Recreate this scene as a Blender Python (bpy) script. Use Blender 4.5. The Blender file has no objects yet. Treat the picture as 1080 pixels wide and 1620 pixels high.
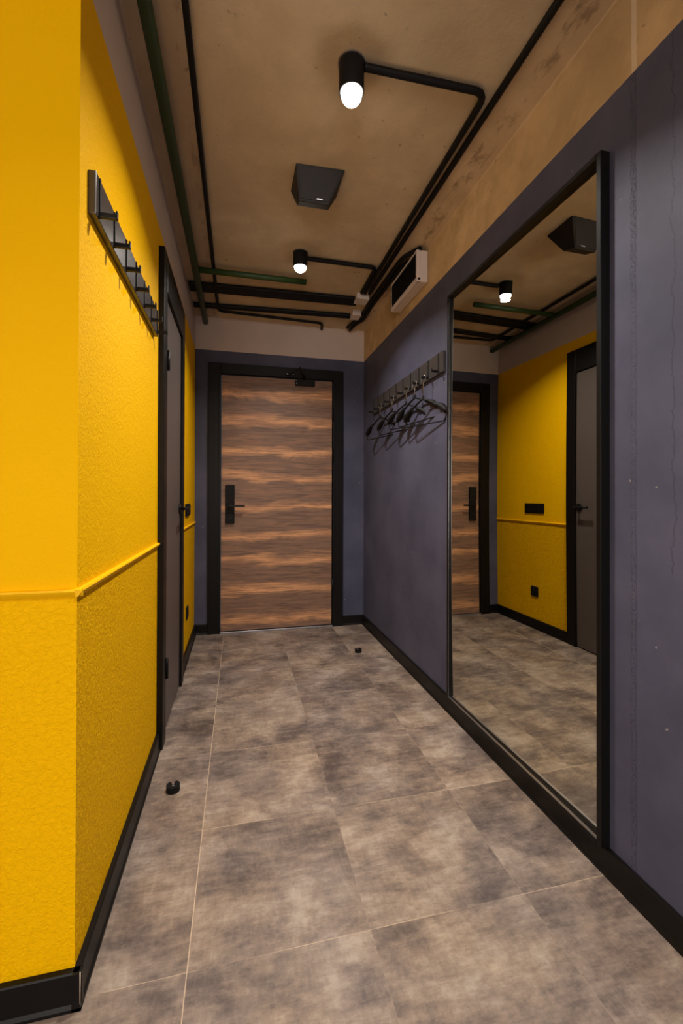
import bpy, bmesh, math, random
from mathutils import Vector, Matrix
random.seed(4)
S = bpy.context.scene
COL = S.collection
PI = math.pi

# ------------------------------------------------------------------ camera
CAM_H = 1.09
F_PX = 689.83
cd = bpy.data.cameras.new('camera'); cam = bpy.data.objects.new('camera', cd); COL.objects.link(cam)
cd.sensor_fit = 'AUTO'; cd.sensor_width = 36.0; cd.lens = F_PX / 1620 * 36.0
cd.shift_y = -27.9 / 1620
cd.clip_start = 0.02
cam.location = (0, 0, CAM_H)
yaw, pitch, roll = 0.2313, 0.0055, -0.003
cam.matrix_world = (Matrix.Translation((0, 0, CAM_H)) @ Matrix.Rotation(-yaw, 4, 'Z')
                    @ Matrix.Rotation(PI / 2 + pitch, 4, 'X') @ Matrix.Rotation(-roll, 4, 'Z'))
S.camera = cam

# ------------------------------------------------------------------ world, exposure, lights
w = bpy.data.worlds.new('world'); S.world = w; w.use_nodes = True
w.node_tree.nodes['Background'].inputs[0].default_value = (0.8, 0.85, 1.0, 1)
w.node_tree.nodes['Background'].inputs[1].default_value = 0.05
S.view_settings.view_transform = 'Standard'
S.view_settings.look = 'None'
S.view_settings.gamma = 1.0
S.view_settings.use_curve_mapping = False
S.view_settings.exposure = 0.08
S.cycles.max_bounces = 10
S.cycles.diffuse_bounces = 6
S.cycles.sample_clamp_indirect = 0.0
S.cycles.use_guiding = False

LAMP_POWER = 15.0
LAMP_COL = (1.0, 0.94, 0.87)
FILL_LAMP_POWER = 13.0
FILL_PANEL_POWER = 56.0

def lamp(loc, power, col=LAMP_COL):
    """the downward face of a can light's bulb"""
    l = bpy.data.lights.new('lamp_light', 'AREA'); l.shape = 'DISK'; l.size = 0.060
    l.energy = power; l.color = col; l.spread = math.radians(138)
    o = bpy.data.objects.new('lamp_light', l); COL.objects.link(o); o.location = loc
    return o

LAMPS = [(0.356, 1.385), (0.345, 2.535)]          # the two ceiling cans in view
lamp((LAMPS[0][0], LAMPS[0][1], 2.377), LAMP_POWER)
lamp((LAMPS[1][0], LAMPS[1][1], 2.402), LAMP_POWER * 0.85)
FILL_LAMPS = [(0.36, -0.15), (-1.2, -0.9), (0.2, -2.0)]   # unseen cans added as fill in the room behind the camera
for x, y in FILL_LAMPS:
    lamp((x, y, 2.41), FILL_LAMP_POWER)
al = bpy.data.lights.new('fill_panel_light', 'AREA'); al.shape = 'RECTANGLE'; al.size = 1.7; al.size_y = 1.4  # unseen area panel added as fill from behind the camera
al.energy = FILL_PANEL_POWER; al.color = (1.0, 0.96, 0.93)
ao = bpy.data.objects.new('fill_panel_light', al); COL.objects.link(ao)
ao.location = (-0.9, -2.93, 1.5); ao.rotation_euler = (PI / 2, 0, 0)

# ------------------------------------------------------------------ material helpers
def srgb(r, g, b):
    f = lambda c: (c / 255 / 12.92) if c / 255 <= 0.04045 else ((c / 255 + 0.055) / 1.055) ** 2.4
    return (f(r), f(g), f(b), 1)

class NT:
    def __init__(s, name):
        s.m = bpy.data.materials.new(name); s.m.use_nodes = True
        s.t = s.m.node_tree; s.n = s.t.nodes; s.b = s.n['Principled BSDF']
    def add(s, typ, **k):
        n = s.n.new(typ)
        for a, v in k.items():
            if a in n.bl_rna.properties: setattr(n, a, v)
        return n
    def link(s, a, b): s.t.links.new(a, b)
    def pos(s, scale=(1, 1, 1), loc=(0, 0, 0)):
        tc = s.add('ShaderNodeTexCoord'); mp = s.add('ShaderNodeMapping')
        mp.inputs['Scale'].default_value = scale; mp.inputs['Location'].default_value = loc
        s.link(tc.outputs['Object'], mp.inputs[0]); return mp.outputs[0]
    def noise(s, vec, scale, detail=4, rough=0.55, dist=0):
        n = s.add('ShaderNodeTexNoise'); n.inputs['Scale'].default_value = scale
        n.inputs['Detail'].default_value = detail; n.inputs['Roughness'].default_value = rough
        n.inputs['Distortion'].default_value = dist
        s.link(vec, n.inputs['Vector']); return n.outputs[0]
    def ramp(s, fac, stops, interp='LINEAR'):
        r = s.add('ShaderNodeValToRGB'); r.color_ramp.interpolation = interp
        e = r.color_ramp.elements
        while len(e) < len(stops): e.new(0.5)
        for i, (p, c) in enumerate(stops):
            e[i].position = p; e[i].color = c if hasattr(c, '__len__') else (c, c, c, 1)
        s.link(fac, r.inputs[0]); return r.outputs[0]
    def mix(s, fac, a, b, mode='MIX'):
        m = s.add('ShaderNodeMix'); m.data_type = 'RGBA'; m.blend_type = mode
        for v, i in ((fac, 0), (a, 6), (b, 7)):
            if isinstance(v, (int, float)): m.inputs[i].default_value = v
            elif isinstance(v, tuple): m.inputs[i].default_value = v
            else: s.link(v, m.inputs[i])
        return m.outputs[2]
    def math(s, op, a, b=None, c=None):
        m = s.add('ShaderNodeMath'); m.operation = op
        for v, i in ((a, 0), (b, 1), (c, 2)):
            if v is None: continue
            if isinstance(v, (int, float)): m.inputs[i].default_value = v
            else: s.link(v, m.inputs[i])
        return m.outputs[0]
    def xyz(s, vec):
        x = s.add('ShaderNodeSeparateXYZ'); s.link(vec, x.inputs[0]); return x.outputs
    def bump(s, h, strength=0.3, dist=0.01, prev=None):
        b = s.add('ShaderNodeBump'); b.inputs['Strength'].default_value = strength
        b.inputs['Distance'].default_value = dist
        s.link(h, b.inputs['Height'])
        if prev is not None: s.link(prev, b.inputs['Normal'])
        s.link(b.outputs[0], s.b.inputs['Normal']); return b.outputs[0]
    def base(s, c):
        if isinstance(c, tuple): s.b.inputs['Base Color'].default_value = c
        else: s.link(c, s.b.inputs['Base Color'])
        return s
    def pr(s, rough=0.5, metal=0.0, spec=0.5):
        s.b.inputs['Roughness'].default_value = rough; s.b.inputs['Metallic'].default_value = metal
        s.b.inputs['Specular IOR Level'].default_value = spec
        return s

def simple(name, c, rough=0.5, metal=0.0, spec=0.5, var=0.08, scale=30, bump=0.0):
    m = NT(name); n = m.noise(m.pos(), scale, 3)
    k = m.ramp(n, [(0.3, 1 - var), (0.7, 1 + 0.0)])
    m.base(m.mix(1.0, c, k, 'MULTIPLY')).pr(rough, metal, spec)
    if bump: m.bump(n, bump, 0.002)
    return m.m

M = {}
# --- yellow textured plaster: coarse crust below the rail, finer above
def mk_yellow():
    m = NT('yellow_plaster'); p = m.pos()
    z = m.xyz(p)[2]
    low = m.math('LESS_THAN', z, 0.885)
    # the coat is coarser on the corridor side than on the face beyond the corner
    nx = m.add('ShaderNodeNewGeometry'); side = m.math('ABSOLUTE', m.xyz(nx.outputs['Normal'])[0])
    n1 = m.noise(p, 95, 5, 0.65, 0.6)
    n2 = m.noise(p, 230, 3, 0.6)
    n3 = m.noise(p, 2.2, 3, 0.5)
    h1 = m.ramp(n1, [(0.42, 0.0), (0.62, 1.0)])
    coarse = m.math('MULTIPLY', h1, m.math('MULTIPLY_ADD', low, 0.75, 0.25))
    h = m.math('ADD', coarse, m.math('MULTIPLY', n2, 0.35))
    h = m.math('MULTIPLY', h, m.math('MULTIPLY_ADD', side, 0.75, 0.25))
    m.bump(h, 0.75, 0.005)
    col = m.mix(n3, srgb(251, 188, 0), srgb(255, 197, 0))
    pit = m.ramp(n1, [(0.40, 1.0), (0.47, 0.0)])
    pitl = m.math('MULTIPLY', m.math('MULTIPLY', pit, m.math('MULTIPLY_ADD', low, 0.36, 0.10)), m.math('MULTIPLY_ADD', side, 0.85, 0.15))
    col = m.mix(pitl, col, srgb(196, 108, 0))
    m.base(col).pr(0.6, 0, 0.06); return m.m
M['yellow'] = mk_yellow()
M['yellow_rail'] = simple('yellow_paint', srgb(252, 194, 2), 0.45, var=0.05, spec=0.2)

def mk_navy():
    m = NT('navy_painted_wall'); p = m.pos()
    x, y, z = m.xyz(p)
    n = m.noise(p, 3.0, 5, 0.6); fine = m.noise(p, 60, 4, 0.6); sp = m.noise(p, 120, 2, 0.5)
    col = m.mix(m.ramp(n, [(0.35, 0.0), (0.65, 1.0)]), srgb(70, 71, 90), srgb(86, 86, 106))
    # pale nicks in the paint
    nick = m.ramp(m.noise(p, 38, 2, 0.4), [(0.765, 0.0), (0.78, 1.0)])
    col = m.mix(m.math('MULTIPLY', nick, 0.55), col, srgb(165, 155, 150))
    # formwork joint: a rough upright strip at y = .975
    def band(c, hw, src): return m.math('LESS_THAN', m.math('ABSOLUTE', m.math('SUBTRACT', src, c)), hw)
    wob = m.math('MULTIPLY_ADD', m.noise(m.pos((1, 1, 2)), 9, 3), 0.012, -0.006)
    yw = m.math('ADD', y, wob)
    strip = m.math('MULTIPLY', band(0.975, 0.009, yw), m.math('GREATER_THAN', x, 0.9))
    ysm = m.math('ADD', y, m.math('MULTIPLY_ADD', m.noise(m.pos((0, 0, 1)), 8, 6, 0.7), 0.08, -0.04))
    crack = m.math('MULTIPLY', band(0.862, 0.0015, ysm), m.math('GREATER_THAN', x, 0.9))
    crack = m.math('MULTIPLY', crack, m.math('GREATER_THAN', z, 0.9))
    grit = m.ramp(m.noise(p, 170, 3, 0.7), [(0.5, 0.0), (0.62, 1.0)])
    edge = m.math('MULTIPLY', band(0.967, 0.0012, yw), m.math('GREATER_THAN', x, 0.9))
    dark = m.math('MAXIMUM', m.math('MULTIPLY', m.math('MULTIPLY', strip, grit), 0.5), m.math('MULTIPLY', m.math('MAXIMUM', crack, edge), 0.45))
    col = m.mix(dark, col, srgb(44, 40, 52))
    h = m.math('ADD', m.math('MULTIPLY', fine, 0.25), m.math('MULTIPLY', n, 0.9))
    h = m.math('ADD', h, m.math('MULTIPLY', nick, 0.5))
    h = m.math('ADD', h, m.math('MULTIPLY', m.math('MULTIPLY', strip, grit), 0.9))
    h = m.math('SUBTRACT', h, m.math('MULTIPLY', m.math('MAXIMUM', crack, edge), 1.5))
    m.bump(h, 0.35, 0.003)
    m.base(col).pr(0.55, 0, 0.22); return m.m
M['navy'] = mk_navy()

def mk_concrete(name, c0, c1, c2, seam=True):
    m = NT(name); p = m.pos()
    x, y, z = m.xyz(p)
    n = m.noise(p, 1.3, 6, 0.6, 0.4); n2 = m.noise(p, 7, 6, 0.65); n3 = m.noise(p, 45, 4, 0.7)
    col = m.ramp(n, [(0.32, c0), (0.5, c1), (0.7, c2)])
    col = m.mix(m.ramp(n2, [(0.38, 0.55), (0.6, 0.0)]), col, c0)
    dot = m.ramp(m.noise(p, 26, 2, 0.5), [(0.235, 1.0), (0.27, 0.0)])
    col = m.mix(m.math('MULTIPLY', dot, 0.45), col, srgb(70, 52, 38))
    h = m.math('ADD', m.math('MULTIPLY', n2, 0.8), m.math('MULTIPLY', n3, 0.35))
    if not seam:
        # dark stains along the joint with the right wall and a rough cast strip on the left
        st_ = m.ramp(m.noise(m.pos((1, 0.45, 1)), 16, 6, 0.75), [(0.50, 0.0), (0.62, 1.0)])
        inb = m.math('LESS_THAN', m.math('ABSOLUTE', m.math('SUBTRACT', x, 0.985)), 0.035)
        col = m.mix(m.math('MULTIPLY', m.math('MULTIPLY', st_, inb), 0.5), col, srgb(84, 64, 46))
        inc = m.math('LESS_THAN', m.math('ABSOLUTE', m.math('SUBTRACT', x, -0.185)), 0.014)
        col = m.mix(m.math('MULTIPLY', m.math('MULTIPLY', st_, inc), 0.45), col, srgb(96, 76, 58))
        col = m.mix(m.math('MULTIPLY', m.math('LESS_THAN', x, -0.17), 0.35), col, srgb(150, 124, 108))
    if seam:
        top = m.math('GREATER_THAN', m.math('ADD', z, m.math('MULTIPLY', n2, 0.02)), 2.518)
        col = m.mix(m.math('MULTIPLY', top, 0.3), col, srgb(220, 198, 168))
        yw = m.math('ADD', y, m.math('MULTIPLY_ADD', n2, 0.01, -0.005))
        s = m.math('MULTIPLY', m.math('LESS_THAN', m.math('ABSOLUTE', m.math('SUBTRACT', yw, 0.972)), 0.008), m.math('GREATER_THAN', x, 1.0))
        col = m.mix(m.math('MULTIPLY', s, 0.55), col, srgb(225, 205, 180))
        h = m.math('ADD', h, m.math('MULTIPLY', s, 0.4))
    m.bump(h, 0.35, 0.006)
    m.base(col).pr(0.75, 0, 0.3); return m.m
M['ceiling'] = mk_concrete('bare_concrete_ceiling', srgb(186, 165, 136), srgb(206, 185, 154), srgb(220, 200, 170), False)
M['concrete'] = mk_concrete('bare_concrete_wall', srgb(172, 144, 104), srgb(208, 176, 130), srgb(226, 196, 150))
M['white'] = simple('offwhite_plaster', srgb(205, 186, 174), 0.75, var=0.08, scale=5, bump=0.2)
M['room'] = simple('pale_plaster', srgb(205, 200, 192), 0.8, var=0.05, scale=5)

def mk_floor():
    m = NT('vinyl_stone_tiles'); p = m.pos()
    x, y, z = m.xyz(p)
    T = 0.4385
    def cell(c, off):
        u = m.math('DIVIDE', m.math('SUBTRACT', c, off), T)
        return u, m.math('FLOOR', u), m.math('FRACT', u)
    ux, ix, fx = cell(x, -0.111 - 4 * T); uy, iy, fy = cell(y, 1.057 - 12 * T)
    wn = m.add('ShaderNodeTexWhiteNoise'); wn.noise_dimensions = '3D'
    cb = m.add('ShaderNodeCombineXYZ'); m.link(ix, cb.inputs[0]); m.link(iy, cb.inputs[1]); m.link(cb.outputs[0], wn.inputs['Vector'])
    # each tile shifts its pattern
    vadd = m.add('ShaderNodeVectorMath'); vadd.operation = 'MULTIPLY_ADD'
    m.link(wn.outputs['Color'], vadd.inputs[0]); vadd.inputs[1].default_value = (9, 9, 9); m.link(p, vadd.inputs[2])
    v = vadd.outputs[0]
    big = m.noise(v, 5.0, 6, 0.6, 0.3)
    mp = m.add('ShaderNodeMapping'); mp.inputs['Scale'].default_value = (1.0, 3.2, 1); m.link(v, mp.inputs[0])
    st = m.noise(mp.outputs[0], 14, 9, 0.78)
    mp2 = m.add('ShaderNodeMapping'); mp2.inputs['Scale'].default_value = (3.0, 1.0, 1); m.link(v, mp2.inputs[0])
    st2 = m.noise(mp2.outputs[0], 30, 8, 0.8)
    f = m.math('ADD', m.math('MULTIPLY', big, 0.52), m.math('ADD', m.math('MULTIPLY', st, 0.33), m.math('MULTIPLY', st2, 0.15)))
    f = m.math('ADD', f, m.math('MULTIPLY_ADD', wn.outputs['Value'], 0.03, -0.015))
    col = m.ramp(f, [(0.39, srgb(80, 69, 65)), (0.46, srgb(110, 96, 88)), (0.53, srgb(140, 123, 109)), (0.61, srgb(168, 153, 138))])
    tint = m.ramp(m.noise(p, 3.1, 3), [(0.38, (0.92, 0.94, 1.0, 1)), (0.62, (1.0, 0.965, 0.91, 1))])
    col = m.mix(1.0, col, tint, 'MULTIPLY')
    def line(fr, wd): # near 0 or 1
        d = m.math('MINIMUM', fr, m.math('SUBTRACT', 1.0, fr))
        return m.math('LESS_THAN', d, wd / T)
    lx = line(fx, 0.0010); ly = line(fy, 0.0009)
    bright = m.math('MULTIPLY', lx, m.math('LESS_THAN', m.math('ABSOLUTE', m.math('ADD', x, 0.111)), 0.01))
    patch = m.ramp(m.noise(p, 5, 2), [(0.42, 0.15), (0.55, 1.0)])
    lines = m.math('MAXIMUM', m.math('MULTIPLY', m.math('MAXIMUM', m.math('MULTIPLY', lx, 0.12), m.math('MULTIPLY', ly, 0.5)), patch), m.math('MULTIPLY', bright, 0.75))
    col = m.mix(lines, col, srgb(215, 190, 160))
    m.bump(m.math('SUBTRACT', m.math('MULTIPLY', st, 0.3), m.math('MAXIMUM', lx, ly)), 0.12, 0.001)
    m.base(col).pr(0.5, 0, 0.4); return m.m
M['floor'] = mk_floor()

def mk_wood():
    m = NT('banded_walnut_veneer'); p = m.pos()
    x, y, z = m.xyz(p)
    wig = m.noise(m.pos((1.0, 1, 4)), 1.7, 5, 0.6, 0.7)
    zz = m.math('ADD', z, m.math('MULTIPLY_ADD', wig, 0.22, -0.11))
    u = m.math('DIVIDE', zz, 2.06)
    cen = [0.10, 0.354, 0.588, 0.781, 1.016, 1.255, 1.464, 1.71, 1.93]
    D_, L_ = srgb(136, 104, 84), srgb(230, 168, 118)
    stops = [(0.0, D_)]
    for c in cen:
        stops += [((c - 0.060) / 2.06, D_), ((c - 0.018) / 2.06, L_), ((c + 0.040) / 2.06, D_)]
    stops = stops[:29] + [(1.0, D_)]
    col = m.ramp(u, stops)
    mp = m.pos((1.2, 1, 26))
    g = m.noise(mp, 3.2, 7, 0.68, 0.6)
    g2 = m.noise(m.pos((1.0, 1, 9)), 2.6, 4, 0.6, 1.2)
    col = m.mix(m.ramp(g, [(0.38, 0.6), (0.56, 0.0)]), col, srgb(70, 50, 44))
    col = m.mix(m.ramp(g2, [(0.5, 0.0), (0.68, 0.42)]), col, srgb(178, 124, 92))
    col = m.mix(m.ramp(m.noise(m.pos((1, 1, 3)), 5, 3), [(0.58, 0.0), (0.72, 0.3)]), col, srgb(92, 76, 84))
    m.bump(g, 0.08, 0.001)
    m.base(col).pr(0.42, 0, 0.4); return m.m
M['wood'] = mk_wood()

M['black'] = simple('black_satin', srgb(17, 15, 15), 0.38, spec=0.22, var=0.1)
M['base'] = simple('black_baseboard', srgb(17, 15, 15), 0.42, spec=0.22, var=0.12)
M['frame'] = simple('black_door_frame', srgb(17, 15, 15), 0.4, spec=0.22, var=0.1)
M['matte'] = simple('black_matte_plastic', srgb(17, 16, 17), 0.6, spec=0.22, var=0.1)
M['conduit'] = simple('black_conduit', srgb(17, 15, 17), 0.5, spec=0.22, var=0.1)
M['green'] = simple('green_steel_pipe', srgb(46, 70, 30), 0.5, var=0.15)
M['hook'] = simple('black_glossy_hook', srgb(14, 12, 12), 0.42, spec=0.3)
M['rack'] = simple('dark_grey_lacquer', srgb(66, 61, 60), 0.25, var=0.08, spec=0.7)
M['leaf'] = simple('taupe_grey_door', srgb(88, 78, 74), 0.42, var=0.05, scale=6)
M['dullsteel'] = simple('dull_dark_steel', srgb(110, 110, 116), 0.3, 1.0, var=0.05)
M['chrome'] = simple('chrome', srgb(205, 205, 205), 0.18, 1.0, var=0.03)
M['steel'] = simple('brushed_steel', srgb(190, 190, 196), 0.35, 1.0, var=0.05)
M['whiteplastic'] = simple('white_plastic', srgb(214, 200, 192), 0.45, var=0.04)
M['caulk'] = simple('pale_caulk', srgb(190, 170, 150), 0.7)
M['speaker'] = simple('speaker_black', srgb(36, 31, 31), 0.65, var=0.1)
def mk_mirror():
    m = NT('mirror_glass'); n = m.noise(m.pos(), 1.0, 1)
    m.base(m.ramp(n, [(0, srgb(216, 214, 202)), (1, srgb(220, 218, 206))])).pr(0.0, 1.0, 0.5); return m.m
M['mirror'] = mk_mirror()
def emis(name, c, s):
    m = NT(name); m.b.inputs['Base Color'].default_value = (1, 1, 1, 1)
    n = m.noise(m.pos(), 5, 1); col = m.ramp(n, [(0, c), (1, c)])
    m.link(col, m.b.inputs['Emission Color']); m.b.inputs['Emission Strength'].default_value = s; return m.m
M['bulb'] = emis('lit_bulb', (1.0, 0.9, 0.76, 1), 24)

# ------------------------------------------------------------------ mesh helpers
class MB:
    def __init__(s): s.bm = bmesh.new(); s.mi = 0
    def box(s, x0, y0, z0, x1, y1, z1, bev=0.0, seg=2):
        x0, x1 = sorted((x0, x1)); y0, y1 = sorted((y0, y1)); z0, z1 = sorted((z0, z1))
        vs = [s.bm.verts.new(v) for v in ((x0, y0, z0), (x1, y0, z0), (x1, y1, z0), (x0, y1, z0), (x0, y0, z1), (x1, y0, z1), (x1, y1, z1), (x0, y1, z1))]
        fs = [s.bm.faces.new([vs[i] for i in q]) for q in ((3, 2, 1, 0), (4, 5, 6, 7), (0, 1, 5, 4), (1, 2, 6, 5), (2, 3, 7, 6), (3, 0, 4, 7))]
        for f in fs: f.material_index = s.mi
        if bev:
            es = list({e for f in fs for e in f.edges})
            r = bmesh.ops.bevel(s.bm, geom=es, offset=bev, segments=seg, profile=0.5, affect='EDGES')
            for f in r['faces']: f.material_index = s.mi
        return s
    def hull(s, pts, bev=0):
        vs = [s.bm.verts.new(p) for p in pts]
        bmesh.ops.convex_hull(s.bm, input=vs)
        if bev:
            es = [e for e in s.bm.edges if len(e.link_faces) == 2 and e.calc_face_angle(0) > 0.25]
            bmesh.ops.bevel(s.bm, geom=es, offset=bev, segments=2, profile=0.5, affect='EDGES')
        return s
    def prism(s, prof, a, b, axis):
        """extrude a 2-D outline from a to b along axis; prof in the other two axes"""
        def P(u, v, t):
            return {'x': (t, u, v), 'y': (u, t, v), 'z': (u, v, t)}[axis]
        A = [s.bm.verts.new(P(u, v, a)) for u, v in prof]; B = [s.bm.verts.new(P(u, v, b)) for u, v in prof]
        n = len(prof)
        s.bm.faces.new(A); s.bm.faces.new(B[::-1])
        for i in range(n): s.bm.faces.new((A[i], B[i], B[(i + 1) % n], A[(i + 1) % n]))
        bmesh.ops.recalc_face_normals(s.bm, faces=s.bm.faces[:])
        return s
    def sweep(s, pts, rad, n=10, cap=True, rib=0.0, period=0.012, closed=False):
        pts = [Vector(p) for p in pts]
        if rib:
            out = [pts[0]]; 
            for a, b in zip(pts, pts[1:]):
                k = max(1, int((b - a).length / (period / 2)))
                for i in range(1, k + 1): out.append(a.lerp(b, i / k))
            pts = out
        rs = rad if hasattr(rad, '__len__') else [rad] * len(pts)
        if rib: rs = [rad * (1 + (rib if i % 2 else -rib)) for i in range(len(pts))]
        rings = []; N = len(pts)
        prev = None
        for i, p in enumerate(pts):
            if closed: t = (pts[(i + 1) % N] - pts[i - 1])
            else: t = (pts[min(i + 1, N - 1)] - pts[max(i - 1, 0)])
            t.normalize()
            if prev is None:
                up = Vector((0, 0, 1)) if abs(t.z) < 0.9 else Vector((1, 0, 0))
                u = t.cross(up).normalized()
            else:
                u = (prev - t * prev.dot(t)).normalized()
            prev = u; v = t.cross(u)
            rings.append([s.bm.verts.new(p + (u * math.cos(2 * PI * k / n) + v * math.sin(2 * PI * k / n)) * rs[i]) for k in range(n)])
        M_ = N if closed else N - 1
        for i in range(M_):
            a, b = rings[i], rings[(i + 1) % N]
            for k in range(n):
                f = s.bm.faces.new((a[k], a[(k + 1) % n], b[(k + 1) % n], b[k])); f.smooth = True; f.material_index = s.mi
        if cap and not closed:
            s.bm.faces.new(rings[0][::-1]); s.bm.faces.new(rings[-1])
        return s
    def lathe(s, c, prof, n=32, smooth=True):
        """prof: (r, z) pairs around the vertical axis at c"""
        rings = []
        for r, z in prof:
            if r < 1e-6: rings.append([s.bm.verts.new((c[0], c[1], c[2] + z))])
            else: rings.append([s.bm.verts.new((c[0] + r * math.cos(2 * PI * k / n), c[1] + r * math.sin(2 * PI * k / n), c[2] + z)) for k in range(n)])
        for a, b in zip(rings, rings[1:]):
            for k in range(n):
                k2 = (k + 1) % n
                if len(a) == 1 and len(b) == 1: continue
                if len(a) == 1: f = s.bm.faces.new((a[0], b[k], b[k2]))
                elif len(b) == 1: f = s.bm.faces.new((a[k], a[k2], b[0]))
                else: f = s.bm.faces.new((a[k], a[k2], b[k2], b[k]))
                f.smooth = smooth
        bmesh.ops.recalc_face_normals(s.bm, faces=s.bm.faces[:])
        return s
    def cyl(s, a, b, r, n=20): return s.sweep([a, b], r, n)
    def build(s, name, mat, parent=None, **props):
        me = bpy.data.meshes.new(name)
        bmesh.ops.recalc_face_normals(s.bm, faces=s.bm.faces[:])
        s.bm.to_mesh(me); s.bm.free()
        for mm in (mat if isinstance(mat, (list, tuple)) else [mat]): me.materials.append(mm)
        o = bpy.data.objects.new(name, me); COL.objects.link(o)
        if parent:
            o.parent = parent
            o.matrix_parent_inverse = Matrix.Identity(4)
            # geometry is written in world coordinates for things rooted at the origin
        for k, v in props.items(): o[k] = v
        return o

def recentre(o, org):
    """move the mesh so that its own origin is org"""
    org = Vector(org); o.data.transform(Matrix.Translation(-org)); o.location = o.location + org
    return o

def thing(name, label, cat, loc, group=None, kind=None, rot=0):
    o = bpy.data.objects.new(name, None); COL.objects.link(o); o.empty_display_size = 0.05
    o.location = loc; o.rotation_euler = (0, 0, rot)
    if kind: o['kind'] = kind
    if label: o['label'] = label
    if cat: o['category'] = cat
    if group: o['group'] = group
    return o

def part(name, mb, mat, root, label=None):
    """mesh written in world coordinates becomes a child of root"""
    o = mb.build(name, mat)
    base = Vector(root.location); r = root
    while r.parent: r = r.parent; base += r.location
    o.data.transform(Matrix.Translation(-base))
    o.parent = root
    if label: o['label'] = label
    return o

def fillet(pts, r, k=6):
    pts = [Vector(p) for p in pts]; out = [pts[0]]
    for a, b, c in zip(pts, pts[1:], pts[2:]):
        d1 = (a - b); d2 = (c - b); rr = min(r, d1.length * 0.45, d2.length * 0.45)
        p1 = b + d1.normalized() * rr; p2 = b + d2.normalized() * rr
        for i in range(k + 1):
            t = i / k; out.append(p1 * (1 - t) ** 2 + b * 2 * t * (1 - t) + p2 * t * t)
    out.append(pts[-1]); return out

def tag(o, label, cat, group=None):
    o['label'] = label; o['category'] = cat
    if group: o['group'] = group
    return o

# ------------------------------------------------------------------ dimensions
D, L, R = 3.6143, 0.3386, 1.0469
NZ, RZ, BZ, CZ, Y0 = 2.2557, 0.8846, 0.0785, 2.52, 1.0478
BT = 0.014
XL, YF = -2.6, -3.0           # far bounds of the room behind the camera
TH = 0.12

# ------------------------------------------------------------------ shell
def st(name, mb, mat, label=None):
    o = mb.build(name, mat); o['kind'] = 'structure'
    if label: o['label'] = label; 
    return o
st('floor', MB().box(XL - TH, YF - TH, -0.1, R + TH, D + TH, 0), M['floor'], 'grey brown stone-look vinyl tile floor of the corridor')
st('ceiling', MB().box(XL - TH, YF - TH, CZ, R + TH, D + TH, CZ + 0.15), M['ceiling'], 'bare brown concrete ceiling above the corridor')

def wall_two(name, boxes, mats, label):
    """boxes: list of (args, material slot)"""
    mb = MB()
    for a, i in boxes:
        mb.mi = i; mb.box(*a)
    return st(name, mb, mats, label)

# right wall: navy to z = 2.256, raw concrete above
wall_two('wall_right', [((R, YF, 0, R + TH, D + TH, NZ), 0), ((R, YF, NZ, R + TH, D + TH, CZ), 1)], [M['navy'], M['concrete']],
         'navy blue painted right wall with bare concrete above')
# back wall with the opening of the entrance door
BX0, BX1, BZ1 = -0.137, 0.764, 2.062       # leaf
wall_two('wall_back', [((-L, D, 0, BX0 - 0.03, D + TH, NZ), 0), ((BX1 + 0.03, D, 0, R, D + TH, NZ), 0),
                       ((BX0 - 0.03, D, BZ1 + 0.03, BX1 + 0.03, D + TH, NZ), 0), ((-L, D, NZ, R, D + TH, CZ), 1)],
         [M['navy'], M['white']], 'navy blue end wall with an off-white band above')
# left wall with the opening of the inner door
LY0, LY1, LZ1 = 2.085, 2.64, 2.0
wall_two('wall_left', [((-L, Y0, 0, -L - TH, LY0 - 0.02, NZ), 0), ((-L, LY1 + 0.02, 0, -L - TH, D + TH, NZ), 0),
                       ((-L, LY0 - 0.02, LZ1 + 0.02, -L - TH, LY1 + 0.02, NZ), 0), ((-L, Y0, NZ, -L - TH, D + TH, CZ), 1)],
         [M['yellow'], M['white']], 'yellow textured left wall of the corridor with an off-white band above')
# the wall that turns left at the outside corner (it faces the camera)
wall_two('wall_near_left', [((XL, Y0, 0, -L - TH, Y0 + TH, NZ), 0), ((XL, Y0, NZ, -L - TH, Y0 + TH, CZ), 1)],
         [M['yellow'], M['yellow']], 'yellow textured wall facing the camera at the left edge')
st('wall_front', MB().box(XL, YF - TH, 0, R + TH, YF, CZ), M['room'])
st('wall_far_left', MB().box(XL - TH, YF - TH, 0, XL, Y0 + TH, CZ), M['room'])
# unseen window frame added around the fill panel behind the camera
wm = MB()
for a in ((-1.8, -1.74), (0.0 - 0.06, 0.0), (-0.93, -0.87)): wm.box(a[0], YF, 0.76, a[1], YF + 0.05, 2.24, 0.004)
wm.box(-1.8, YF, 0.76, 0.0, YF + 0.05, 0.82, 0.004); wm.box(-1.8, YF, 2.18, 0.0, YF + 0.05, 2.24, 0.004)
st('added_window_frame', wm, M['whiteplastic'])

# ------------------------------------------------------------------ baseboards
def base_prof(sgn, off):
    t = BT
    return [(off, 0), (off + sgn * (t + 0.004), 0), (off + sgn * (t + 0.004), 0.007), (off + sgn * t, 0.014),
            (off + sgn * t, BZ - 0.003), (off + sgn * (t - 0.002), BZ), (off, BZ)]
st('baseboard_right', MB().prism(base_prof(-1, R), YF, D, 'y'), M['base'], 'black baseboard along the navy wall under the mirror')
st('baseboard_left', MB().prism(base_prof(1, -L), Y0 - BT - 0.004, 2.0, 'y'), M['base'], 'black baseboard along the yellow wall before the inner door')
st('baseboard_far_left', MB().prism(base_prof(1, -L), 2.725, D, 'y'), M['base'], 'black baseboard of the yellow wall beyond the inner door')
st('baseboard_near_left', MB().prism([(a, b) for a, b in base_prof(-1, Y0)], XL, -L + BT + 0.004, 'x'), M['base'], 'black baseboard under the yellow wall facing the camera')
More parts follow.
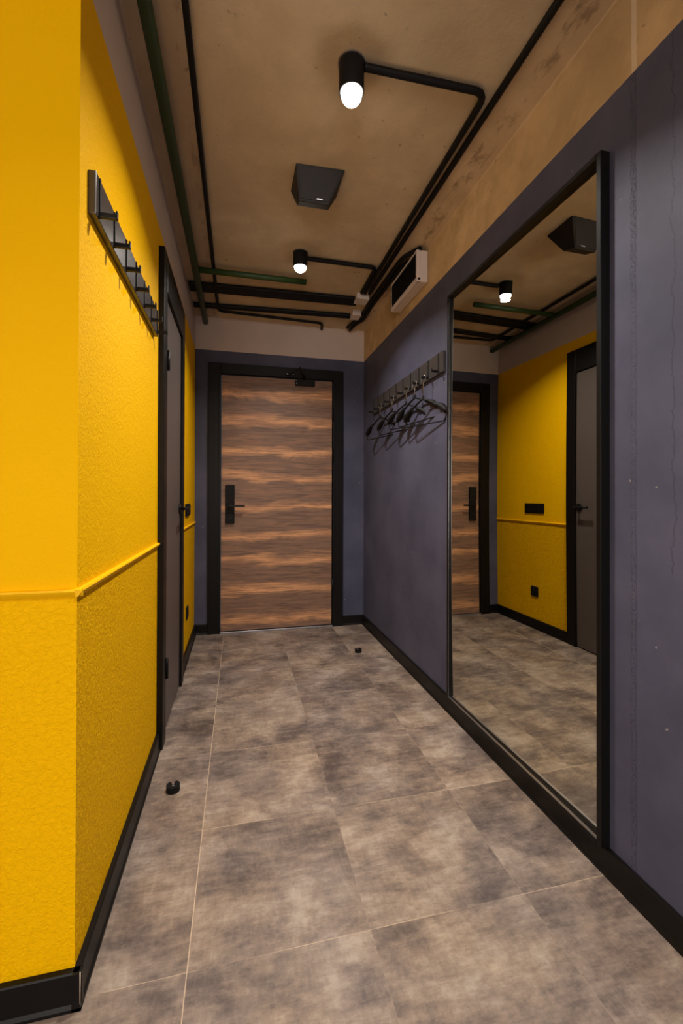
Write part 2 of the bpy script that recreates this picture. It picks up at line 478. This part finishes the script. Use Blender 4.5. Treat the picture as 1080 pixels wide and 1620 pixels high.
st('baseboard_back_left', MB().prism(base_prof(-1, D), -L, -0.236, 'x'), M['base'])
st('baseboard_back_right', MB().prism(base_prof(-1, D), 0.859, R, 'x'), M['base'])
# pale caulk line on the baseboard's outside corner
st('trim_4', MB().cyl((-L + BT + 0.0012, Y0 - BT - 0.0012, 0.012), (-L + BT + 0.0012, Y0 - BT - 0.0012, BZ), 0.0012, 8), M['caulk'])

# ------------------------------------------------------------------ yellow dado rail
def rail_prof(sgn, off):
    return [(off, RZ - 0.010), (off + sgn * 0.005, RZ - 0.010), (off + sgn * 0.010, RZ - 0.003), (off + sgn * 0.012, RZ + 0.001), (off + sgn * 0.010, RZ + 0.005), (off, RZ + 0.006)]
st('trim_1', MB().prism(rail_prof(1, -L), Y0 - 0.012, 2.0, 'y'), M['yellow_rail'], 'yellow rail along the left wall before the inner door')
st('trim_2', MB().prism(rail_prof(1, -L), 2.725, D, 'y'), M['yellow_rail'], 'yellow rail beyond the inner door')
st('trim_3', MB().prism(rail_prof(-1, Y0), XL, -L + 0.012, 'x'), M['yellow_rail'], 'yellow rail on the wall facing the camera')

# ------------------------------------------------------------------ entrance door (end wall)
dr = thing('door_1', 'wooden entrance door with brown horizontal grain in a black frame', None, (0.31, D, 0), kind='structure')
fm = MB()
FY = D - 0.028
fm.box(-0.236, FY, 0, BX0 - 0.006, D + 0.05, 2.152, 0.003)
fm.box(BX1 + 0.006, FY, 0, 0.859, D + 0.05, 2.152, 0.003)
fm.box(BX0 - 0.006, FY, BZ1 + 0.008, BX1 + 0.006, D + 0.05, 2.152, 0.003)
for xa, xb in ((BX0 - 0.022, BX0 - 0.006), (BX1 + 0.006, BX1 + 0.022)):      # raised inner bead
    fm.box(xa, FY - 0.006, 0, xb, FY, BZ1 + 0.022, 0.002)
fm.box(BX0 - 0.006, FY - 0.006, BZ1 + 0.008, BX1 + 0.006, FY, BZ1 + 0.022, 0.002)
part('door_frame', fm, M['frame'], dr)
leaf = part('door_leaf', MB().box(BX0, D - 0.012, 0.016, BX1, D + 0.03, BZ1, 0.0015), M['wood'], dr, 'brown horizontal-grain wooden door leaf')
# material reads object coordinates: shift back to the world's height (the root stands on the floor, so z is kept)
part('threshold', MB().box(BX0 - 0.006, D - 0.03, 0, BX1 + 0.006, D + 0.03, 0.012, 0.002), M['steel'], dr, 'thin metal threshold strip')
hd = MB()
PY = D - 0.012
hd.box(-0.101, PY - 0.020, 0.873, -0.033, PY, 1.058, 0.003)
hd.box(-0.101, PY - 0.024, 1.061, -0.033, PY, 1.183, 0.003)
hplate = part('lock_plate', hd, M['matte'], leaf)
hplate.parent = leaf
lv = MB()
lv.cyl((-0.067, PY - 0.018, 1.015), (-0.067, PY - 0.055, 1.015), 0.010, 16)
lv.box(-0.078, PY - 0.063, 1.007, 0.048, PY - 0.050, 1.023, 0.003)
part('door_handle', lv, M['black'], leaf)
kh = MB(); kh.cyl((-0.067, PY - 0.019, 0.915), (-0.067, PY - 0.026, 0.915), 0.011, 16)
part('keyhole', kh, M['black'], leaf)
for z in (1.78, 1.44, 0.35):
    part('hinge', MB().cyl((BX1 + 0.003, FY - 0.012, z - 0.055), (BX1 + 0.003, FY - 0.012, z + 0.055), 0.007, 12), M['black'], dr)

# door closer on the leaf and frame
dc = thing('door_closer', 'black door closer with folded arm at the top of the wooden door', 'door closer', (0.53, PY, 2.03))
part('closer_body', MB().box(0.449, PY - 0.05, 2.006, 0.609, PY, 2.048, 0.004), M['black'], dc)
am = MB()
am.cyl((0.525, PY - 0.026, 2.046), (0.525, PY - 0.026, 2.072), 0.011, 14)
am.hull([Vector((0.525, PY - 0.026, 2.070)) + Vector(v) for v in ((-.011, 0, 0), (.011, 0, 0), (-.011, 0, .006), (.011, 0, .006))] +
        [Vector((0.46, 3.375, 2.070)) + Vector(v) for v in ((-.009, 0, 0), (.009, 0, 0), (-.009, 0, .006), (.009, 0, .006))])
part('main_arm', am, M['black'], dc)
am = MB()
am.sweep([(0.46, 3.375, 2.084), (0.41, FY - 0.02, 2.092)], 0.005, 10)
am.cyl((0.46, 3.375, 2.066), (0.46, 3.375, 2.098), 0.008, 12)
part('link_arm', am, M['black'], dc)
part('bracket', MB().box(0.375, FY - 0.026, 2.082, 0.435, FY, 2.100, 0.003), M['black'], dc)
for x, z, yy in ((0.381, 2.091, FY - 0.026), (0.429, 2.091, FY - 0.026), (0.456, 2.038, PY - 0.05), (0.456, 2.017, PY - 0.05)):
    part('screw', MB().cyl((x, yy + 0.002, z), (x, yy - 0.003, z), 0.0045, 10), M['chrome'], dc, 'small bright screw head')

# ------------------------------------------------------------------ inner door (left wall)
dl = thing('door_2', 'grey inner door in a black frame in the yellow left wall', None, (-L, 2.36, 0), kind='structure')
CX = -L + 0.025
f2 = MB()
f2.box(-L - 0.06, 2.0, 0, CX, LY0 - 0.003, 2.17, 0.003)
f2.box(-L - 0.06, LY1 + 0.003, 0, CX, 2.725, 2.17, 0.003)
f2.box(-L - 0.06, LY0 - 0.003, LZ1 + 0.004, CX, LY1 + 0.003, 2.17, 0.003)
part('door_frame', f2, M['frame'], dl)
lf = part('door_leaf', MB().box(-L - 0.03, LY0, 0.008, -L + 0.012, LY1, LZ1, 0.002), M['leaf'], dl, 'taupe grey flat door leaf')
LX = -L + 0.012
part('rosette', MB().cyl((LX, 2.607, 1.02), (LX + 0.010, 2.607, 1.02), 0.026, 28), M['black'], lf)
lv = MB()
lv.cyl((LX + 0.008, 2.607, 1.02), (LX + 0.056, 2.607, 1.02), 0.009, 16)
lv.sweep(fillet([(LX + 0.050, 2.607, 1.02), (LX + 0.052, 2.57, 1.02), (LX + 0.050, 2.49, 1.02)], 0.01), 0.0085, 14)
part('door_handle', lv, M['black'], lf)
for z in (0.32, 1.70):
    part('hinge', MB().cyl((CX + 0.004, LY0 - 0.002, z - 0.045), (CX + 0.004, LY0 - 0.002, z + 0.045), 0.0065, 12), M['black'], dl)

# ------------------------------------------------------------------ wall mirror
mr = thing('wall_mirror', 'tall full-length wall mirror in a thin black frame on the navy wall', 'mirror', (R, 1.57, BZ + 0.002))
MY0, MY1, MZ0, MZ1 = 1.0505, 2.005, 0.082, 2.097
FX = R - 0.033                 # front of the frame
GX = 1.0290                    # glass
FWD = 0.017
ff = MB()
def lip(y0, z0, y1, z1):
    ff.box(FX, y0, z0, R - 0.001, y1, z1, 0.0015, 1)
lip(MY0, MZ0, MY0 + FWD, MZ1); lip(MY1 - FWD, MZ0, MY1, MZ1)
lip(MY0 + FWD, MZ0, MY1 - FWD, MZ0 + FWD); lip(MY0 + FWD, MZ1 - FWD, MY1 - FWD, MZ1)
part('mirror_frame', ff, M['black'], mr)
# glass: a fine grid with the slight bow of the real pane
gm = MB(); ny, nz = 14, 30; g = []
m_yaw = 0.0091
for j in range(nz + 1):
    row = []
    for i in range(ny + 1):
        y = MY0 + FWD - 0.004 + (MY1 - MY0 - 2 * FWD + 0.008) * i / ny; z = MZ0 + FWD - 0.004 + (MZ1 - MZ0 - 2 * FWD + 0.008) * j / nz
        bow = -(1 - ((z - 1.09) / 1.0) ** 2) * 0.006
        x = 1.0325 - m_yaw * (y - 1.53) + bow
        row.append(gm.bm.verts.new((x, y, z)))
    g.append(row)
for j in range(nz):
    for i in range(ny):
        f = gm.bm.faces.new((g[j][i], g[j + 1][i], g[j + 1][i + 1], g[j][i + 1])); f.smooth = True
gl = part('mirror_glass', gm, M['mirror'], mr, 'reflecting mirror pane')
part('glint_strip', MB().box(FX + 0.001, MY1 - FWD - 0.0010, MZ0 + FWD, FX + 0.003, MY1 - FWD + 0.001, MZ1 - FWD), M['dullsteel'], mr, 'thin metal strip added as the glint at the far edge of the pane')  # metal strip added to draw the glint along the frame edge
# pale strip that stands in for light on the lower lip's top face
part('lit_lip_strip', MB().box(FX + 0.001, MY0 + FWD, MZ0 + FWD - 0.001, FX + 0.010, MY1 - FWD, MZ0 + FWD + 0.0015), M['steel'], mr, 'thin metal strip standing in for the lit lip under the pane')

# ------------------------------------------------------------------ coat racks
def rack(name, label, side, xw, y0, y1, z0, z1, ys):
    """side +1: the rack stands out towards +x (left wall); -1: towards -x (right wall)"""
    r = thing(name, label, 'coat rack', (xw, (y0 + y1) / 2, z0))
    t = 0.017
    part('board', MB().box(xw, y0, z0, xw + side * t, y1, z1, 0.0015), M['rack'], r)
    xf = xw + side * t
    first = None
    for y in ys:
        if first is None:
            h = MB()
            h.box(xf - side * 0.001, y - 0.003, z0 + 0.004, xf + side * 0.0035, y + 0.003, z1 - 0.002, 0.001)
            h.box(xf, y - 0.005, z0 + 0.006, xf + side * 0.040, y + 0.005, z0 + 0.018, 0.0015)
            h.box(xf + side * 0.036, y - 0.005, z0 + 0.006, xf + side * 0.0405, y + 0.005, z0 + 0.026, 0.0015)
            first = part('hook', h, M['hook'], r); fy = y
        else:
            c = first.copy(); COL.objects.link(c); c.parent = r; c.location = first.location + Vector((0, y - fy, 0))
    return r
rack('coat_rack', 'dark coat rack with black hooks on the yellow left wall', 1, -L, 1.10, 1.897, 1.738, 1.838, [1.125 + 0.1245 * k for k in range(7)])
RY = [2.135 + 0.1278 * k for k in range(10)]
rack('coat_rack', 'dark coat rack on the navy wall beside the mirror with hangers on it', -1, R, 2.085, 3.315, 1.745, 1.855, RY)

# ------------------------------------------------------------------ coat hangers
def hanger(label, peg, yaw, drop, tilt, width, xoff=0.0):
    """hangs on peg number peg of the right rack"""
    px, py, pz = R - 0.017 - 0.028 + xoff, RY[peg], 1.765 + 0.003
    r = thing('coat_hanger', label, 'hanger', (px, py, pz), 'black coat hangers on the right coat rack')
    T = Matrix.Translation((px, py, pz)) @ Matrix.Rotation(yaw, 4, 'Z') @ Matrix.Rotation(tilt, 4, 'X')
    # local: Y is along the bar, Z up; the rod loop passes over the peg at the origin
    def W(pts): return [T @ Vector(p) for p in pts]
    hk = [(0, 0.020 * math.sin(a), -0.016 + 0.020 * math.cos(a)) for a in [math.radians(d) for d in range(130, -181, -20)]]
    hk = [(0, a, b) for _, a, b in hk]
    hk = hk + [(0, 0.0, -0.045), (0, 0, -drop)]
    o = MB().sweep(W(hk), 0.0018, 8); part('hook', o, M['chrome'], r, 'chrome wire hook')
    hw = width / 2
    sh = MB()
    # arms: from the collar down to the broad ends, thickening
    for s in (-1, 1):
        pts, rr = [], []
        for i in range(13):
            t = i / 12
            y = s * hw * t; z = -drop - 0.010 - 0.085 * (t ** 1.25)
            x = 0.016 * math.sin(PI * t * 0.5) * t
            pts.append((x, y, z)); rr.append(0.0055 + 0.0045 * max(0, (t - 0.45)) / 0.55 * 1.6)
        sh.sweep(W(pts), rr, 10)
        # the broad curved shoulder end
        yy, zz = s * hw, -drop - 0.095
        sp = [(-0.002, yy - s * 0.10, zz + 0.045), (0.012, yy - s * 0.05, zz + 0.028), (0.017, yy - s * 0.0, zz - 0.006), (0.017, yy + s * 0.006, zz - 0.022)]
        sh.sweep(W(fillet(sp, 0.03)), [0.010 + 0.008 * math.sin(PI * min(1, i / 14)) for i in range(len(fillet(sp, 0.03)))], 10)
    sh.sweep(W([(0, 0, -drop + 0.008), (0, 0, -drop - 0.014)]), 0.007, 12)
    part('shoulders', sh, M['matte'], r)
    b = MB()
    b.sweep(W(fillet([(0.015, -hw + 0.004, -drop - 0.095), (0.012, -hw + 0.012, -drop - 0.150), (0.012, hw - 0.012, -drop - 0.150), (0.015, hw - 0.004, -drop - 0.095)], 0.02)), 0.0038, 8)
    part('bar', b, M['matte'], r)
    return r
hanger('black coat hanger on the navy wall, nearest the mirror', 1, 0.16, 0.120, 0.05, 0.42)
hanger('second black coat hanger from the mirror', 2, 0.20, 0.088, -0.02, 0.42)
hanger('middle one of the five black coat hangers', 3, 0.24, 0.095, 0.05, 0.42)
hanger('fourth black coat hanger from the mirror, near the door end', 5, 0.20, 0.092, 0.02, 0.42)
hanger('black coat hanger farthest from the mirror, nearest the wooden door', 7, 0.23, 0.09, 0.0, 0.43)

# ------------------------------------------------------------------ ceiling lights
def can(label, x, y, zb, zd, group='black ceiling lights'):
    r = thing('ceiling_light', label, 'ceiling light', (x, y, CZ), group)
    H = CZ - zb
    part('housing', MB().lathe((x, y, zb), [(0.030, 0.012), (0.0375, 0.0), (0.0410, 0.0), (0.0415, 0.003), (0.0415, H - 0.006), (0.0400, H - 0.001), (0.0, H - 0.001)], 40), M['matte'], r)
    part('mounting_ring', MB().lathe((x, y, CZ - 0.006), [(0.0, 0.0055), (0.046, 0.0055), (0.046, 0.0), (0.0, 0.0)], 40, False), M['steel'], r, 'pale mounting ring')
    R0 = 0.035
    prof = [(0.0, zd - zb)] + [(R0 * math.sin(a), (zd - zb) * math.cos(a) + 0.0) for a in [PI / 2 * k / 8 for k in range(1, 9)]] + [(R0, 0.010), (0, 0.010)]
    part('bulb', MB().lathe((x, y, zb), prof, 32), M['bulb'], r, 'glowing white bulb')
    return r
can('black cylinder ceiling light with a lit bulb, the nearer one', LAMPS[0][0], LAMPS[0][1], 2.420, 2.380)
can('black cylinder ceiling light with a lit bulb, the farther one by the pipes', LAMPS[1][0], LAMPS[1][1], 2.432, 2.405)
for (x, y), t in zip(FILL_LAMPS, ('above the near end of the corridor', 'over the left of the room behind the camera', 'by the fill panel behind the camera')):
    can('added unseen black cylinder fill light ' + t, x, y, 2.45, 2.4125)

# ------------------------------------------------------------------ loudspeaker
sp = thing('loudspeaker', 'black wedge-shaped loudspeaker fixed to the ceiling between the two lights', 'loudspeaker', (0.337, 1.94, CZ))
A = [(0.232, 1.855, CZ - .001), (0.447, 1.846, CZ - .001), (0.447, 2.03, CZ - .001), (0.230, 2.036, CZ - .001),
     (0.252, 1.895, 2.385), (0.383, 1.893, 2.385), (0.395, 1.965, 2.41), (0.252, 1.965, 2.41)]
part('cabinet', MB().hull(A, 0.003), M['speaker'], sp)
def onf(u, v, off=0.0):
    a, b, c, d = [Vector(q) for q in (A[4], A[5], A[1], A[0])]
    p = a.lerp(b, u).lerp(d.lerp(c, u), v)
    n = (b - a).cross(d - a).normalized()
    return p + n * off
if onf(.5, .5, .01).y > onf(.5, .5, 0).y: sgn = -1
else: sgn = 1
part('grille', MB().hull([onf(u, v, sgn * o) for u in (0.05, 0.95) for v in (0.08, 0.94) for o in (-0.001, 0.003)], 0.001), M['speaker'], sp)
part('badge', MB().hull([onf(u, v, sgn * o) for u in (0.56, 0.74) for v in (0.10, 0.135) for o in (0.002, 0.0042)]), M['steel'], sp, 'small silver badge')

# ------------------------------------------------------------------ pipes and conduits
CR = 0.0125
def conduit(label, pts, r=CR, fr=0.045, clips=(), name='conduit', mat='conduit', rib=0.05, group=None, cat='conduit'):
    p = fillet(pts, fr)
    o = MB().sweep(p, r, 12, rib=rib)
    root = thing(name, label, cat, pts[0], group)
    part('tube', o, M[mat], root)
    for c in clips:
        cx, cy, cz, ax = c
        m = MB()
        if ax == 'y': m.box(cx - r - 0.004, cy - 0.008, cz - r - 0.001, cx + r + 0.004, cy + 0.008, CZ, 0.002)
        else: m.box(cx - 0.008, cy - r - 0.004, cz - r - 0.001, cx + 0.008, cy + r + 0.004, CZ, 0.002)
        part('clip', m, M[mat], root)
    return root
Z1 = CZ - CR - 0.004
ZG = 2.472
conduit('long green pipe under the ceiling along the left wall', [(-0.262, YF, ZG), (-0.262, 3.61, ZG)], 0.021, name='pipe', mat='green', rib=0, cat='pipe')
conduit('short green branch pipe crossing the ceiling behind the farther light', [(-0.262, 2.80, ZG + 0.01), (0.42, 2.80, ZG + 0.01)], 0.018, name='pipe', mat='green', rib=0, cat='pipe')
conduit('long black conduit along the left side of the ceiling, turning right before the door', [(-0.150, YF, Z1), (-0.158, 3.44, Z1), (0.655, 3.49, Z1), (0.668, 3.58, Z1 - 0.012)], CR * 0.85)
for k in range(4):
    y = 3.025 + 0.030 * k
    conduit(('first', 'second', 'third', 'fourth')[k] + ' black conduit, counted from the camera, of the row of four crossing the ceiling', [(-0.33, y + 0.01, Z1), (0.83, y - 0.03, Z1)], CR, group='four conduits crossing the ceiling')
for k in range(2):
    y = 3.345 + 0.032 * k
    conduit(('nearer', 'farther')[k] + ' black conduit of the row of two crossing the ceiling close to the door', [(-0.33, y + 0.01, Z1), (0.845, y - 0.06, Z1)], CR, group='two conduits crossing the ceiling')
conduit('black conduit from the nearer light bending along the right side of the ceiling', [(0.395, 1.372, Z1), (0.838, 1.362, Z1), (0.846, 2.90, Z1)], 0.0125, 0.05)
conduit('black conduit running the whole right side of the ceiling past the nearer light', [(0.882, YF, Z1), (0.880, 2.90, Z1)], 0.0125)
conduit('black conduit from the farther light to the right side of the ceiling', [(0.385, 2.56, Z1), (0.818, 2.565, Z1), (0.822, 2.90, Z1)], CR, 0.04)
conduit('inner black conduit curving from behind the white wall box to the door corner', [(1.0, 2.30, Z1), (0.935, 2.42, Z1), (0.92, 3.10, Z1), (0.935, 3.30, Z1), (0.895, 3.43, Z1), (0.875, 3.52, Z1 - 0.004)], CR, 0.10)
conduit('outer black conduit curving from behind the white wall box to the door corner', [(1.03, 2.36, Z1), (0.968, 2.48, Z1), (0.952, 3.12, Z1), (0.965, 3.33, Z1), (0.925, 3.45, Z1), (0.905, 3.56, Z1 - 0.008)], CR, 0.10)

def jbox(label, x, y, sx, sy, h):
    r = thing('junction_box', label, 'junction box', (x, y, CZ))
    part('body', MB().box(x - sx / 2, y - sy / 2, CZ - h + 0.006, x + sx / 2, y + sy / 2, CZ, 0.003), M['whiteplastic'], r)
    part('lid', MB().box(x - sx / 2 - 0.002, y - sy / 2 - 0.002, CZ - h, x + sx / 2 + 0.002, y + sy / 2 + 0.002, CZ - h + 0.008, 0.002), M['whiteplastic'], r)
jbox('pale square junction box where the row of four conduits ends', 0.842, 2.975, 0.085, 0.09, 0.045)
jbox('pale square junction box nearest the door corner', 0.872, 3.25, 0.065, 0.09, 0.045)

# ------------------------------------------------------------------ white wall box under the ceiling
wb = thing('wall_box', 'white rectangular wall box with a black recessed front above the navy wall', 'wall box', (R, 2.52, 2.31))
WX, WY0, WY1, WZ0, WZ1 = 0.976, 2.302, 2.735, 2.315, 2.497
hs = MB()
hs.box(WX + 0.022, WY0, WZ0, R, WY1, WZ1, 0.008, 3)
hs.box(WX, WY0, WZ0, WX + 0.028, WY0 + 0.018, WZ1, 0.005, 3)
hs.box(WX + 0.004, WY1 - 0.006, WZ0, WX + 0.028, WY1, WZ1, 0.002, 2)
hs.box(WX, WY0, WZ0, WX + 0.028, WY1, WZ0 + 0.030, 0.008, 3)
hs.box(WX, WY0, WZ1 - 0.010, WX + 0.028, WY1, WZ1, 0.004, 3)
part('housing', hs, M['whiteplastic'], wb)
gr = MB(); gr.box(WX + 0.006, WY0 + 0.017, WZ0 + 0.028, WX + 0.024, WY1 - 0.006, WZ1 - 0.009)
for k in range(9):
    z = WZ0 + 0.038 + k * 0.0145
    gr.box(WX + 0.002, WY0 + 0.020, z, WX + 0.008, WY1 - 0.010, z + 0.004)
part('front_grille', gr, M['matte'], wb, 'black recessed front')

# ------------------------------------------------------------------ switch plate, socket
sw = thing('light_switch', 'black triple light switch on the yellow wall beyond the inner door', 'light switch', (-L, 3.095, 0.955))
part('plate', MB().box(-L, 2.98, 0.957, -L + 0.009, 3.212, 1.040, 0.003), M['matte'], sw)
for k in range(3):
    y = 2.990 + k * 0.0725
    part('rocker', MB().box(-L + 0.008, y, 0.967, -L + 0.013, y + 0.066, 1.030, 0.002), M['black'], sw)
so = thing('wall_socket', 'black power socket low on the yellow wall above the baseboard', 'socket', (-L, 3.095, 0.27))
part('plate', MB().box(-L, 3.055, 0.268, -L + 0.009, 3.138, 0.350, 0.003), M['matte'], so)
sm = MB(); sm.sweep([(-L + 0.010, 3.0965 + 0.021 * math.cos(a), 0.309 + 0.021 * math.sin(a)) for a in [2 * PI * k / 24 for k in range(24)]], 0.0022, 8, closed=True)
part('socket_ring', sm, M['black'], so)

# ------------------------------------------------------------------ door stops
def stop(label, x, y, rot):
    r = thing('door_stop', label, 'door stop', (x, y, 0), rot=0)
    m = MB(); n = 26; prof_o = []
    gap = 0.42
    for k in range(n + 1):
        a = rot + gap + (2 * PI - 2 * gap) * k / n
        prof_o.append((x + 0.024 * math.cos(a), y + 0.024 * math.sin(a)))
    for k in range(n, -1, -1):
        a = rot + gap + (2 * PI - 2 * gap) * k / n
        prof_o.append((x + 0.009 * math.cos(a), y + 0.009 * math.sin(a)))
    # ring with a notch
    A = [m.bm.verts.new((p[0], p[1], 0.0)) for p in prof_o]; B = [m.bm.verts.new((p[0], p[1], 0.022)) for p in prof_o]
    N = len(A)
    for i in range(N): m.bm.faces.new((A[i], A[(i + 1) % N], B[(i + 1) % N], B[i]))
    for i in range(n):
        m.bm.faces.new((B[i], B[i + 1], B[N - 2 - i], B[N - 1 - i])); m.bm.faces.new((A[N - 1 - i], A[N - 2 - i], A[i + 1], A[i]))
    part('rubber_body', m, M['matte'], r)
    part('core', MB().lathe((x, y, 0), [(0, 0), (0.0085, 0), (0.0085, 0.016), (0.006, 0.019), (0, 0.019)], 20), M['steel'], r, 'metal core')
stop('black round door stop on the floor near the yellow wall', -0.232, 1.720, 1.7)
stop('black round door stop on the floor near the navy wall by the wooden door', 0.821, 2.960, 1.9)
